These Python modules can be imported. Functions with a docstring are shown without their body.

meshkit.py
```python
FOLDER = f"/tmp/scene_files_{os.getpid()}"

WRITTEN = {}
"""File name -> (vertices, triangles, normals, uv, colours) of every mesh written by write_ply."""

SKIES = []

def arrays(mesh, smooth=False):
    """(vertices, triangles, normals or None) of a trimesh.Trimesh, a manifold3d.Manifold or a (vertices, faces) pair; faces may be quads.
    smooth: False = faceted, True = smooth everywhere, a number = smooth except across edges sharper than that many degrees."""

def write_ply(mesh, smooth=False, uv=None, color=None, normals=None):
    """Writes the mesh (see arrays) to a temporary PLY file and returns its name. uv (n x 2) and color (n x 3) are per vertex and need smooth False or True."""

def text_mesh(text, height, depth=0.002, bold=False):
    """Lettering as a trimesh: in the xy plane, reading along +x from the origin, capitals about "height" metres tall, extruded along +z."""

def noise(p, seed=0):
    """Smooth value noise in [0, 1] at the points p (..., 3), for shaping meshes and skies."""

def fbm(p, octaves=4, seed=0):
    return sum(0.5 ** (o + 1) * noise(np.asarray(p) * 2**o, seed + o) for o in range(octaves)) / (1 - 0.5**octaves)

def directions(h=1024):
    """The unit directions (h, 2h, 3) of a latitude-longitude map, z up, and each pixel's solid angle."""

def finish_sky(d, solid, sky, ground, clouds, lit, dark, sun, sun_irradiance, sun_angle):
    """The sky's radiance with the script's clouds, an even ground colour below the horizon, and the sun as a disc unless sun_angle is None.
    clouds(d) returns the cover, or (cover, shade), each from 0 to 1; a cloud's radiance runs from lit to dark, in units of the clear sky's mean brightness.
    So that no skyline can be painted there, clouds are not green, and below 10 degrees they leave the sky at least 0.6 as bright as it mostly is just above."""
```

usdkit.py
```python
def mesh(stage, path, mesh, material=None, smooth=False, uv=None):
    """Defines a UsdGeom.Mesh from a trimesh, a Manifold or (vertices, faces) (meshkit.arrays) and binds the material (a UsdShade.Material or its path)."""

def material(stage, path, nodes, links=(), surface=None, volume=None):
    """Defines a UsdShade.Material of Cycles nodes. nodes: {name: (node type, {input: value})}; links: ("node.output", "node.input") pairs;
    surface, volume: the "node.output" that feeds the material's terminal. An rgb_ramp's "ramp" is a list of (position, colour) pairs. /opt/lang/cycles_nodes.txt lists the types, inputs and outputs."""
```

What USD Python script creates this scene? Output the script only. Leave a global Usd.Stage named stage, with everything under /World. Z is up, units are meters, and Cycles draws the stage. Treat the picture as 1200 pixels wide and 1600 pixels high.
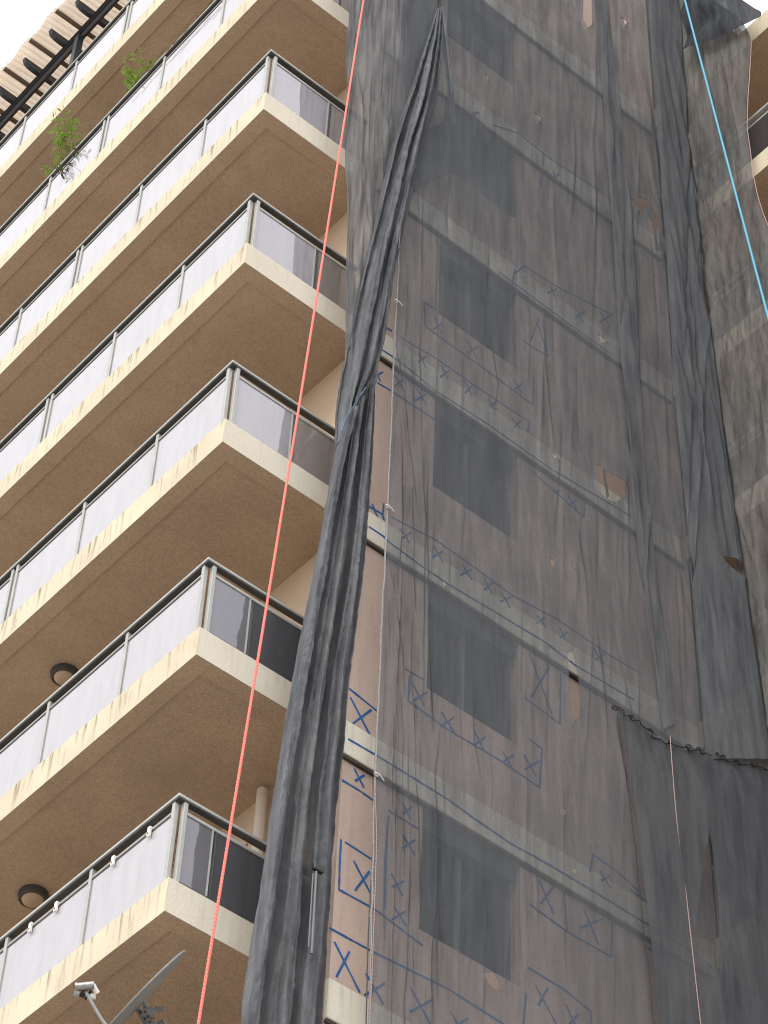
import math, random
import numpy as np, trimesh, usdkit, meshkit
from shapely.geometry import Polygon, Point, box as sbox
from shapely import contains_xy
from pxr import Usd, UsdGeom, UsdLux, UsdShade, Gf, Sdf, Vt

stage = Usd.Stage.CreateInMemory()
UsdGeom.SetStageUpAxis(stage, 'Z'); UsdGeom.SetStageMetersPerUnit(stage, 1.0)
UsdGeom.Xform.Define(stage, '/World'); UsdGeom.Scope.Define(stage, '/World/Looks')
random.seed(7); rng = np.random.default_rng(7)

# ------------------------------------------------------------------ camera
CAM = np.array([-9.298, -14.383, -14.200])
ROT = trimesh.transformations  # (helper module)
_rv = np.array([0.71366323, -0.22827515, 0.68812328])
_a = np.linalg.norm(_rv)
RM = trimesh.transformations.rotation_matrix(_a, _rv / _a)[:3, :3]     # rows: right, down, forward
FPX = 4085.75
cam = UsdGeom.Camera.Define(stage, '/World/camera')
m = np.eye(4); m[0, :3] = RM[0]; m[1, :3] = -RM[1]; m[2, :3] = -RM[2]; m[3, :3] = CAM
cam.AddTransformOp().Set(Gf.Matrix4d(*m.ravel().tolist()))
cam.CreateHorizontalApertureAttr(24.0); cam.CreateVerticalApertureAttr(32.0)
cam.CreateFocalLengthAttr(24.0 * FPX / 1200.0)
cam.CreateClippingRangeAttr((0.1, 5000.0))
cam.CreateExposureAttr(0.4)

# ------------------------------------------------------------------ sky and sun (bright overcast)
SUN = np.array([-1.0, -0.42, 1.05]); SUN /= np.linalg.norm(SUN)
dome = UsdLux.DomeLight.Define(stage, '/World/sky')
dome.GetPrim().SetCustomDataByKey('kind', 'structure')
skymat = usdkit.material(stage, '/World/Looks/sky_overcast', {
    'sky': ('sky_texture', {'sky_type': 'single_scattering', 'sun_disc': False, 'sun_elevation': float(math.asin(SUN[2])),
                            'sun_rotation': float(math.atan2(SUN[0], SUN[1]))}),
    'tc': ('texture_coordinate', {}),
    'n': ('noise_texture', {'scale': 2.2, 'detail': 5.0, 'roughness': 0.55}),
    'r': ('rgb_ramp', {'ramp': [(0.25, (12.5, 12.7, 13.4)), (0.75, (17.0, 16.9, 17.0))]}),
    'mix': ('mix', {'fac': 0.93}),
    'bg': ('background_shader', {'strength': 0.1})},
    [('tc.generated', 'n.vector'), ('n.fac', 'r.fac'), ('sky.color', 'mix.color1'), ('r.color', 'mix.color2'), ('mix.color', 'bg.color')],
    surface='bg.background')
UsdShade.MaterialBindingAPI.Apply(dome.GetPrim()).Bind(skymat)
sun = UsdLux.DistantLight.Define(stage, '/World/sun')
sun.CreateNormalizeAttr(True); sun.CreateIntensityAttr(0.4); sun.CreateAngleAttr(25.0); sun.CreateColorAttr(Gf.Vec3f(1.0, 0.93, 0.82))
zx = np.cross([0, 0, 1], SUN); zx /= np.linalg.norm(zx); zy = np.cross(SUN, zx)
m = np.eye(4); m[0, :3] = zx; m[1, :3] = zy; m[2, :3] = SUN
sun.AddTransformOp().Set(Gf.Matrix4d(*m.ravel().tolist()))

# ------------------------------------------------------------------ helpers
used = {}
def numbered(parent, name):
    k = (parent, name); used[k] = used.get(k, -1) + 1
    return name if used[k] == 0 else f'{name}_{used[k]:03d}'
def meta(prim, **kw):
    for k, v in kw.items():
        if v: prim.SetCustomDataByKey(k, v)
def thing(name, label, category, loc=(0, 0, 0), group=None):
    x = UsdGeom.Xform.Define(stage, '/World/' + numbered('/World', name))
    x.AddTranslateOp().Set(Gf.Vec3d(*map(float, loc)))
    x.GetPrim().SetCustomDataByKey('loc', Gf.Vec3d(*map(float, loc)))
    meta(x.GetPrim(), label=label, category=category, group=group)
    return x.GetPrim()
ORIG = {}
def part(parent, name, mesh, mat, smooth=False, label=None, kind=None):
    """mesh in world coordinates; parent Xform (or Mesh) is at ORIG"""
    pp = str(parent.GetPath()) if not isinstance(parent, str) else parent
    root = '/'.join(pp.split('/')[:3])
    o = ORIG.get(root, np.zeros(3))
    if isinstance(mesh, trimesh.Trimesh):
        mm = mesh.copy(); mm.apply_translation(-o)
    else:
        mm = (np.asarray(mesh[0], float) - o, mesh[1])
    p = usdkit.mesh(stage, pp + '/' + numbered(pp, name), mm, mat, smooth)
    meta(p.GetPrim(), label=label, kind=kind)
    return p.GetPrim()
def T(name, label, category, loc=(0, 0, 0), group=None):
    t = thing(name, label, category, loc, group); t.ClearCustomDataByKey('loc')
    ORIG[str(t.GetPath())] = np.array(loc, float)
    return t
def bx(x0, x1, y0, y1, z0, z1, c=0.0):
    lo = np.minimum([x0, y0, z0], [x1, y1, z1]); hi = np.maximum([x0, y0, z0], [x1, y1, z1])
    if c <= 0:
        b = trimesh.creation.box(hi - lo); b.apply_translation((lo + hi) / 2); return b
    pts = []
    for s in np.ndindex(2, 2, 2):
        p = np.where(np.array(s) == 0, lo, hi); d = np.where(np.array(s) == 0, 1, -1) * c
        for k in range(3):
            q = p + d; q[k] = p[k]; pts.append(q)
    return trimesh.convex.convex_hull(np.array(pts))
cat = trimesh.util.concatenate
def tube(pts, r, n=8, closed=False):
    pts = np.asarray(pts, float); N = len(pts)
    r = np.broadcast_to(r, (N,))
    tg = np.gradient(pts, axis=0); tg /= np.linalg.norm(tg, axis=1, keepdims=True) + 1e-12
    ref = np.array([0.31, 0.17, 0.93]); ref = ref if abs(tg[0] @ ref) < 0.9 else np.array([1.0, 0, 0])
    u = np.cross(tg[0], ref); u /= np.linalg.norm(u); V = []
    for i in range(N):
        u = u - tg[i] * (u @ tg[i]); u /= np.linalg.norm(u); w = np.cross(tg[i], u)
        a = np.linspace(0, 2 * np.pi, n, endpoint=False)
        V.append(pts[i] + r[i] * (np.cos(a)[:, None] * u + np.sin(a)[:, None] * w))
    V = np.vstack(V); F = []
    for i in range(N - 1):
        for j in range(n):
            a, b = i * n + j, i * n + (j + 1) % n
            F += [[a, b, b + n], [a, b + n, a + n]]
    for j in range(1, n - 1):
        F += [[0, j + 1, j], [(N - 1) * n, (N - 1) * n + j, (N - 1) * n + j + 1]]
    return trimesh.Trimesh(V, np.array(F), process=False)
def bar(p, q, w, h, up=(0, 0, 1)):
    p, q = np.asarray(p, float), np.asarray(q, float); d = q - p; L = np.linalg.norm(d); d /= L
    s = np.cross(d, up); s /= np.linalg.norm(s); t = np.cross(s, d)
    b = trimesh.creation.box([L, w, h]); M = np.eye(4); M[:3, 0] = d; M[:3, 1] = s; M[:3, 2] = t; M[:3, 3] = (p + q) / 2
    b.apply_transform(M); return b
def proj(P):
    c = (np.atleast_2d(P) - CAM) @ RM.T
    return np.stack([600 + FPX * c[:, 0] / c[:, 2], 800 + FPX * c[:, 1] / c[:, 2]], 1)
def onplane(u, v, ax, val):
    w = RM.T @ np.array([(u - 600) / FPX, (v - 800) / FPX, 1.0])
    return CAM + w * (val - CAM[ax]) / w[ax]

# ------------------------------------------------------------------ materials
def mat(name, nodes, links, surface='p.BSDF', **kw):
    return usdkit.material(stage, '/World/Looks/' + name, nodes, links, surface=surface, **kw)
def plain(name, col, rough=0.5, metallic=0.0, var=0.12, scale=6.0, bump=0.0, bscale=120.0):
    c = np.array(col)
    nodes = {'g': ('geometry', {}), 'n': ('noise_texture', {'scale': scale, 'detail': 5.0, 'roughness': 0.6}),
             'r': ('rgb_ramp', {'ramp': [(0.3, tuple(c * (1 - var))), (0.7, tuple(np.minimum(c * (1 + var), 0.95)))]}),
             'p': ('principled_bsdf', {'roughness': rough, 'metallic': metallic})}
    links = [('g.position', 'n.vector'), ('n.fac', 'r.fac'), ('r.color', 'p.base_color')]
    if bump:
        nodes['bn'] = ('noise_texture', {'scale': bscale, 'detail': 3.0}); nodes['b'] = ('bump', {'strength': bump, 'distance': 0.01})
        links += [('g.position', 'bn.vector'), ('bn.fac', 'b.height'), ('b.normal', 'p.normal')]
    return mat(name, nodes, links)
def stucco(name, col, var=0.12, stain=None, stain_amt=0.6, bump=0.5, bscale=55.0, blotch=0.9, speck=0.2, streak=True, rough=0.85, period=None, top=0.0, height=0.4, corner=False):
    """painted render: large blotches, small specks, bump, optional run-down streaks that start at the top edge of each storey's band"""
    c = np.array(col)
    nodes = {'g': ('geometry', {}),
             'n1': ('noise_texture', {'scale': blotch, 'detail': 6.0, 'roughness': 0.62}),
             'r1': ('rgb_ramp', {'ramp': [(0.28, tuple(c * (1 - var))), (0.72, tuple(np.minimum(c * (1 + var), .95)))]}),
             'n2': ('noise_texture', {'scale': 28.0, 'detail': 4.0, 'roughness': 0.7}),
             'r2': ('rgb_ramp', {'ramp': [(0.3, (1 - speck,) * 3), (0.6, (1.0,) * 3)]}),
             'm1': ('mix', {'mix_type': 'multiply', 'fac': 1.0}),
             'bn': ('noise_texture', {'scale': bscale, 'detail': 4.0, 'roughness': 0.65}), 'b': ('bump', {'strength': bump, 'distance': 0.012}),
             'p': ('principled_bsdf', {'roughness': rough, 'specular_ior_level': 0.25})}
    links = [('g.position', 'n1.vector'), ('g.position', 'n2.vector'), ('g.position', 'bn.vector'), ('n1.fac', 'r1.fac'), ('n2.fac', 'r2.fac'),
             ('r1.color', 'm1.color1'), ('r2.color', 'm1.color2'), ('bn.fac', 'b.height'), ('b.normal', 'p.normal')]
    out = 'm1.color'
    if stain:
        nodes.update({'mp': ('mapping', {'scale': (9.0, 9.0, 0.8)}), 'n3': ('noise_texture', {'scale': 1.6, 'detail': 3.0, 'roughness': 0.55}),
                      'r3': ('rgb_ramp', {'ramp': [(0.535, (0, 0, 0)), (0.67, (1, 1, 1))]}), 'bw': ('rgb_to_bw', {}),
                      'am': ('math', {'math_type': 'multiply', 'value2': stain_amt}),
                      'm2': ('mix', {'color2': stain})})
        links += [('g.position', 'mp.vector'), ('mp.vector', 'n3.vector'), ('n3.fac', 'r3.fac'), ('r3.color', 'bw.color'), ('bw.val', 'am.value1'),
                  ('m1.color', 'm2.color1')]
        f = 'am.value'
        if period:
            nodes.update({'sx': ('separate_xyz', {}), 'ad': ('math', {'math_type': 'add', 'value2': 300.0 - top}), 'fm': ('math', {'math_type': 'floored_modulo', 'value2': period}),
                          'mr': ('map_range', {'from_min': period - height, 'from_max': period - 0.02, 'to_min': 0.12, 'to_max': 1.0, 'clamp': True}),
                          'mm': ('math', {'math_type': 'multiply'})})
            links += [('g.position', 'sx.vector'), ('sx.z', 'ad.value1'), ('ad.value', 'fm.value1'), ('fm.value', 'mr.value'), ('mr.result', 'mm.value1'), ('am.value', 'mm.value2')]
            f = 'mm.value'
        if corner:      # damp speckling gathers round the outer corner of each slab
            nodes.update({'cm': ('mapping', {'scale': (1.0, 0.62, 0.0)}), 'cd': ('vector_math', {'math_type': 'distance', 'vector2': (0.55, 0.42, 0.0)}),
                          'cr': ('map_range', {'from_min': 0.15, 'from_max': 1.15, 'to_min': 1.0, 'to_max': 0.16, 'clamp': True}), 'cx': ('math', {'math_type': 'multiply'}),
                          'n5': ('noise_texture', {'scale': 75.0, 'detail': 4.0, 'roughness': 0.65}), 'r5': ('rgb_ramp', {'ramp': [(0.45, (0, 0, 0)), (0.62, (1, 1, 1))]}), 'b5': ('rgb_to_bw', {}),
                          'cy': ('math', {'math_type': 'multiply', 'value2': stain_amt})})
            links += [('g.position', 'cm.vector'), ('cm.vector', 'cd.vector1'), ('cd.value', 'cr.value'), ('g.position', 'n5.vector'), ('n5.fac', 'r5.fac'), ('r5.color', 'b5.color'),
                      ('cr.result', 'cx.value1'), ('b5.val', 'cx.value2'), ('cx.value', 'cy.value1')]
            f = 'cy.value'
        links += [(f, 'm2.fac')]; out = 'm2.color'
    links += [(out, 'p.base_color')]
    return mat(name, nodes, links)
M = {}
M['fascia_front'] = stucco('cream_fascia_weathered', (0.585, 0.52, 0.39), 0.12, (0.24, 0.19, 0.12), 0.95, 0.35, period=3.0, top=0.0, height=0.42, speck=0.08)
M['fascia_side'] = stucco('cream_fascia_stucco', (0.60, 0.555, 0.47), 0.06, (0.40, 0.34, 0.25), 0.35, 0.55, 70.0, period=3.0, top=0.0, height=0.42, speck=0.1)
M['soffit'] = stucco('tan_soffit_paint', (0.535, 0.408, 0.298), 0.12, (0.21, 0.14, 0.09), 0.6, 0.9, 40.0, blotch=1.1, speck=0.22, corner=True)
M['soffit_edge'] = stucco('tan_soffit_edge_paint', (0.54, 0.42, 0.315), 0.08, None, 0, 0.3, 40.0, blotch=1.4, speck=0.1)
M['beige'] = stucco('beige_wall_paint', (0.60, 0.47, 0.34), 0.05, None, 0, 0.3, 60.0, speck=0.05)
M['pink'] = stucco('pinkish_wall_render', (0.51, 0.395, 0.335), 0.09, (0.36, 0.29, 0.25), 0.35, 0.35, 60.0, blotch=0.8, speck=0.08)
M['band'] = stucco('cream_band_paint', (0.66, 0.62, 0.53), 0.06, (0.42, 0.38, 0.31), 0.5, 0.3, 60.0, speck=0.08, period=3.0, top=-0.42, height=0.45)
M['dark_groove'] = plain('dark_groove', (0.06, 0.05, 0.045), 0.9)
M['alu'] = plain('grey_green_aluminium', (0.33, 0.335, 0.32), 0.45, 0.0, 0.10, 9.0, 0.1)
M['alu_dark'] = plain('dark_aluminium', (0.05, 0.052, 0.052), 0.5, 0.0, 0.15, 9.0)
M['frame_white'] = plain('cream_window_frame', (0.42, 0.40, 0.37), 0.5, 0, 0.08)
M['frame_grey'] = plain('grey_window_frame', (0.13, 0.135, 0.145), 0.5, 0, 0.08)
M['shutter'] = plain('dark_shutter_box', (0.05, 0.052, 0.058), 0.7, 0, 0.15)
M['curtain'] = plain('grey_curtain', (0.42, 0.43, 0.48), 0.9, 0, 0.12, 9.0)
M['room'] = plain('room_interior', (0.16, 0.15, 0.14), 0.9)
M['concrete'] = plain('concrete', (0.36, 0.34, 0.31), 0.9, 0, 0.15, 1.5, 0.3)
M['pvc'] = plain('cream_pipe', (0.62, 0.56, 0.47), 0.5, 0, 0.06)
M['chalk'] = mat('blue_chalk', {'g': ('geometry', {}), 'n': ('noise_texture', {'scale': 70.0, 'detail': 4.0, 'roughness': 0.7}), 'n2': ('noise_texture', {'scale': 3.5, 'detail': 3.0}),
    'r': ('rgb_ramp', {'ramp': [(0.3, (0.025, 0.10, 0.30)), (0.7, (0.055, 0.16, 0.38))]}), 'ad': ('math', {'math_type': 'add'}), 'r2': ('map_range', {'from_min': 0.80, 'from_max': 0.98, 'to_min': 0.25, 'to_max': 1.0, 'clamp': True}),
    'd': ('diffuse_bsdf', {}), 't': ('transparent_bsdf', {'color': (1, 1, 1)}), 'm': ('mix_closure', {})},
    [('g.position', 'n.vector'), ('g.position', 'n2.vector'), ('n2.fac', 'r.fac'), ('n.fac', 'ad.value1'), ('n2.fac', 'ad.value2'), ('ad.value', 'r2.value'), ('r.color', 'd.color'), ('r2.result', 'm.fac'), ('t.BSDF', 'm.closure1'), ('d.BSDF', 'm.closure2')], surface='m.closure')
M['navy'] = plain('dark_navy_steel', (0.018, 0.024, 0.034), 0.5, 0, 0.2)
M['navy_light'] = plain('worn_navy_flange', (0.11, 0.115, 0.14), 0.5, 0, 0.1)
M['sheet'] = mat('cream_corrugated_sheet', {'g': ('geometry', {}), 'n': ('noise_texture', {'scale': 3.0, 'detail': 5.0}), 'r': ('rgb_ramp', {'ramp': [(0.3, (0.70, 0.61, 0.51)), (0.7, (0.78, 0.70, 0.60))]}),
    'd': ('diffuse_bsdf', {}), 't': ('translucent_bsdf', {}), 'm': ('mix_closure', {'fac': 0.28})}, [('g.position', 'n.vector'), ('n.fac', 'r.fac'), ('r.color', 'd.color'), ('r.color', 't.color'), ('d.BSDF', 'm.closure1'), ('t.BSDF', 'm.closure2')], surface='m.closure')
M['batten'] = plain('brown_batten', (0.13, 0.095, 0.07), 0.8, 0, 0.15)
M['white'] = plain('white_plastic', (0.75, 0.74, 0.71), 0.45, 0, 0.05)
M['metal'] = plain('dull_metal', (0.30, 0.30, 0.30), 0.4, 0.6, 0.25, 40.0)
M['dishgrey'] = plain('grey_dish_paint', (0.17, 0.175, 0.17), 0.5, 0, 0.12, 8.0, 0.1)
M['black'] = plain('black_plastic', (0.02, 0.02, 0.022), 0.5)
M['lampglass'] = plain('tan_lamp_diffuser', (0.46, 0.34, 0.24), 0.35, 0, 0.06)
M['cloth_blue'] = plain('blue_cloth', (0.16, 0.22, 0.30), 0.95, 0, 0.2, 20.0, 0.2)
M['terracotta'] = plain('dark_pot', (0.12, 0.10, 0.09), 0.8)
M['stem'] = plain('dry_stem', (0.20, 0.15, 0.08), 0.9)
M['cord'] = plain('pale_cord', (0.55, 0.54, 0.52), 0.8, 0, 0.15, 30.0, 0.2)
M['cord_grey'] = plain('grey_cord', (0.24, 0.24, 0.24), 0.8, 0, 0.2, 30.0, 0.2)
M['cord_black'] = plain('black_cord', (0.022, 0.022, 0.024), 0.9, 0, 0.3, 30.0)
M['cord_blue'] = plain('blue_cord', (0.07, 0.17, 0.27), 0.7, 0, 0.2, 30.0)
M['ground'] = stucco('ground_paving', (0.33, 0.30, 0.26), 0.18, None, 0, 0.3, 20.0, blotch=0.25, speck=0.15)
def ropemat(name, col, s):
    c = np.array(col)
    return mat(name, {'g': ('geometry', {}), 'n': ('wave_texture', {'wave_type': 'bands', 'bands_direction': 'diagonal', 'scale': s, 'distortion': 1.0}),
        'r': ('rgb_ramp', {'ramp': [(0.1, tuple(c * 0.72)), (0.8, tuple(np.minimum(c * 1.12, .95)))]}), 'b': ('bump', {'strength': 0.5, 'distance': 0.006}),
        'p': ('principled_bsdf', {'roughness': 0.6})}, [('g.position', 'n.vector'), ('n.fac', 'r.fac'), ('n.fac', 'b.height'), ('r.color', 'p.base_color'), ('b.normal', 'p.normal')])
M['rope_red'] = ropemat('salmon_rope', (0.78, 0.155, 0.12), 14.0)
M['rope_blue'] = ropemat('sky_blue_rope', (0.10, 0.40, 0.58), 14.0)
M['rope_pink'] = ropemat('pink_cord', (0.36, 0.235, 0.23), 14.0)
def glass(name, tint, ior, gloss=(0.95, 0.95, 0.98), rough=0.02, milk=0.0, milkcol=(0.8, 0.8, 0.84)):
    mc = np.array(milkcol)
    nodes = {'f': ('fresnel', {'IOR': ior}), 't': ('transparent_bsdf', {'color': tint}), 's': ('glossy_bsdf', {'color': gloss, 'roughness': rough}),
             'g': ('geometry', {}), 'mp': ('mapping', {'scale': (5.0, 5.0, 1.2)}), 'n': ('noise_texture', {'scale': 1.5, 'detail': 6.0, 'roughness': 0.7}), 'r': ('rgb_ramp', {'ramp': [(0.3, tuple(mc * .90)), (0.6, tuple(mc * 1.03))]}), 'd': ('diffuse_bsdf', {}), 'x': ('mix_closure', {'fac': milk}), 'm': ('mix_closure', {})}
    return mat(name, nodes, [('g.position', 'mp.vector'), ('mp.vector', 'n.vector'), ('n.fac', 'r.fac'), ('r.color', 'd.color'), ('t.BSDF', 'x.closure1'), ('d.BSDF', 'x.closure2'), ('f.fac', 'm.fac'), ('x.closure', 'm.closure1'), ('s.BSDF', 'm.closure2')], surface='m.closure')
M['glass_front'] = glass('milky_balustrade_glass', (0.5, 0.5, 0.52), 1.45, milk=0.84, milkcol=(0.44, 0.43, 0.455), rough=0.08)
M['glass_side'] = glass('clear_balustrade_glass', (0.70, 0.69, 0.72), 2.2, gloss=(0.85, 0.83, 0.88), rough=0.03, milk=0.55, milkcol=(0.43, 0.415, 0.445))
M['glass_side_low'] = glass('greyish_balustrade_glass', (0.62, 0.61, 0.64), 1.9, gloss=(0.85, 0.83, 0.88), rough=0.03, milk=0.22, milkcol=(0.34, 0.33, 0.36))
M['glass_clear'] = glass('clear_balustrade_glass_pane', (0.82, 0.82, 0.82), 1.5, rough=0.02, milk=0.04)
M['glass_tan'] = glass('tan_reflecting_glass', (0.7, 0.68, 0.66), 1.9, rough=0.03, milk=0.5, milkcol=(0.36, 0.315, 0.29))
M['glass_wing'] = glass('smoked_balustrade_glass', (0.25, 0.23, 0.24), 1.7, rough=0.03, milk=0.3, milkcol=(0.10, 0.085, 0.08))
M['pane'] = glass('window_pane', (0.45, 0.48, 0.50), 1.65, rough=0.02)
def net(name, T0, dark, light, transl=0.35, bump=0.35, streak=1.0):
    """shade netting: the closer a ray runs along the cloth, the more threads it meets, so opacity follows T0 ** (1 / cos)"""
    nodes = {'g': ('geometry', {}),
             'dot': ('vector_math', {'math_type': 'dot_product'}), 'ab': ('math', {'math_type': 'absolute'}), 'mx': ('math', {'math_type': 'maximum', 'value2': 0.10}),
             'inv': ('math', {'math_type': 'divide', 'value1': 1.0}),
             'mp': ('mapping', {'scale': (9.0 * streak, 9.0 * streak, 0.9)}), 'n1': ('noise_texture', {'scale': 1.0, 'detail': 6.0, 'roughness': 0.65}),
             'n2': ('noise_texture', {'scale': 1.3, 'detail': 5.0, 'roughness': 0.6}),
             'mr1': ('map_range', {'from_min': 0.3, 'from_max': 0.7, 'to_min': T0 * 0.84, 'to_max': min(T0 * 1.13, .97)}),
             'mr2': ('map_range', {'from_min': 0.3, 'from_max': 0.7, 'to_min': 0.90, 'to_max': 1.08}),
             'mr3': ('map_range', {'from_min': 0.3, 'from_max': 0.7, 'to_min': 0.84, 'to_max': 1.12}), 'tm3': ('math', {'math_type': 'multiply'}), 'tm': ('math', {'math_type': 'multiply'}), 'cl': ('math', {'math_type': 'minimum', 'value2': 0.97}),
             'pw': ('math', {'math_type': 'power', 'use_clamp': True}),
             'r': ('rgb_ramp', {'ramp': [(0.30, dark), (0.72, light)]}),
             'n3': ('noise_texture', {'scale': 75.0, 'detail': 4.0, 'roughness': 0.8}), 'mp3': ('mapping', {'scale': (1.0, 1.0, 0.35)}), 'b': ('bump', {'strength': bump, 'distance': 0.01}),
             'd': ('diffuse_bsdf', {}), 'tr': ('translucent_bsdf', {}), 'fx': ('mix_closure', {'fac': transl}), 't': ('transparent_bsdf', {'color': (1, 1, 1)}), 'm': ('mix_closure', {})}
    links = [('g.normal', 'dot.vector1'), ('g.incoming', 'dot.vector2'), ('dot.value', 'ab.value1'), ('ab.value', 'mx.value1'), ('mx.value', 'inv.value2'),
             ('g.position', 'mp.vector'), ('mp.vector', 'n1.vector'), ('g.position', 'n2.vector'), ('n1.fac', 'mr1.value'), ('n2.fac', 'mr2.value'),
             ('mr1.result', 'tm.value1'), ('mr2.result', 'tm.value2'), ('tm.value', 'tm3.value1'), ('n3.fac', 'mr3.value'), ('mr3.result', 'tm3.value2'), ('tm3.value', 'cl.value1'), ('cl.value', 'pw.value1'), ('inv.value', 'pw.value2'),
             ('n1.fac', 'r.fac'), ('r.color', 'd.color'), ('r.color', 'tr.color'), ('g.position', 'mp3.vector'), ('mp3.vector', 'n3.vector'), ('n3.fac', 'b.height'), ('b.normal', 'd.normal'),
             ('d.BSDF', 'fx.closure1'), ('tr.BSDF', 'fx.closure2'), ('pw.value', 'm.fac'), ('fx.closure', 'm.closure1'), ('t.BSDF', 'm.closure2')]
    return mat(name, nodes, links, surface='m.closure')
M['net'] = net('dark_shade_net', 0.535, (0.062, 0.068, 0.076), (0.112, 0.117, 0.125))
M['net_dense'] = net('dusty_shade_net', 0.42, (0.065, 0.070, 0.080), (0.155, 0.160, 0.168), streak=1.3)
M['net_left'] = net('streaky_shade_net', 0.36, (0.070, 0.076, 0.090), (0.25, 0.25, 0.25), streak=1.5)
M['net_lower'] = net('charcoal_shade_net', 0.42, (0.045, 0.048, 0.055), (0.105, 0.108, 0.114))
M['net_wing'] = net('brownish_shade_net', 0.50, (0.085, 0.086, 0.088), (0.255, 0.253, 0.248), bump=0.9, streak=0.8)
M['net_black'] = net('bunched_black_net', 0.22, (0.030, 0.034, 0.042), (0.085, 0.09, 0.10), transl=0.15, bump=0.8)
M['net_folded'] = net('folded_shade_net', 0.17, (0.080, 0.088, 0.102), (0.225, 0.232, 0.246), transl=0.12, bump=1.0, streak=1.0)
def leafmat(name, a, b):
    return mat(name, {'o': ('geometry', {}), 'r': ('rgb_ramp', {'ramp': [(0.0, a), (1.0, b)]}), 'd': ('diffuse_bsdf', {}), 't': ('translucent_bsdf', {}), 'm': ('mix_closure', {'fac': 0.45})},
        [('o.random_per_island', 'r.fac'), ('r.color', 'd.color'), ('r.color', 't.color'), ('d.BSDF', 'm.closure1'), ('t.BSDF', 'm.closure2')], surface='m.closure')
M['leaf'] = leafmat('light_green_leaves', (0.20, 0.29, 0.06), (0.42, 0.50, 0.14))
M['leaf_dry'] = leafmat('dry_leaves', (0.07, 0.085, 0.04), (0.20, 0.19, 0.10))

# ------------------------------------------------------------------ ground
GZ = -15.8
g = trimesh.creation.box([3000, 3000, 0.4]); g.apply_translation([0, 0, GZ - 0.2])
gp = usdkit.mesh(stage, '/World/ground', g, M['ground']); meta(gp.GetPrim(), kind='structure', label='paved ground at the foot of the apartment tower')

# ------------------------------------------------------------------ apartment building
H, LY, XB, XF, YE, XW = 3.0, 11.8, 1.69, 1.56, -0.26, 6.385
ZTOP = 23.2
bld = T('apartment_building', 'tan apartment tower with stacked corner balconies and a netted end wall', 'building')
FL = range(-5, 7)
# facade wall behind the balconies (faces -x) with sliding door openings
def poly_wall(poly, thick, axis):
    w = trimesh.creation.extrude_polygon(poly, thick, engine='earcut')     # (a, b, t)
    v = w.vertices.copy()
    if axis == 'x': w.vertices = np.stack([v[:, 2], v[:, 0], v[:, 1]], 1)      # plane (y, z), extruded along x
    else: w.vertices = np.stack([v[:, 0], v[:, 2], v[:, 1]], 1); w.invert()    # plane (x, z), extruded along y
    w.fix_normals(); return w
doors = [(1.30, 3.45), (5.2, 7.35), (8.9, 11.0)]
fp = sbox(0.0, GZ, LY, ZTOP)
for i in FL:
    for (a, b) in doors: fp = fp.difference(sbox(a, 3 * i + 0.06, b, 3 * i + 2.2))
w = poly_wall(fp, 0.2, 'x'); w.apply_translation([XB, 0, 0])
fac = part(bld, 'facade_wall', w, M['beige'])
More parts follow.
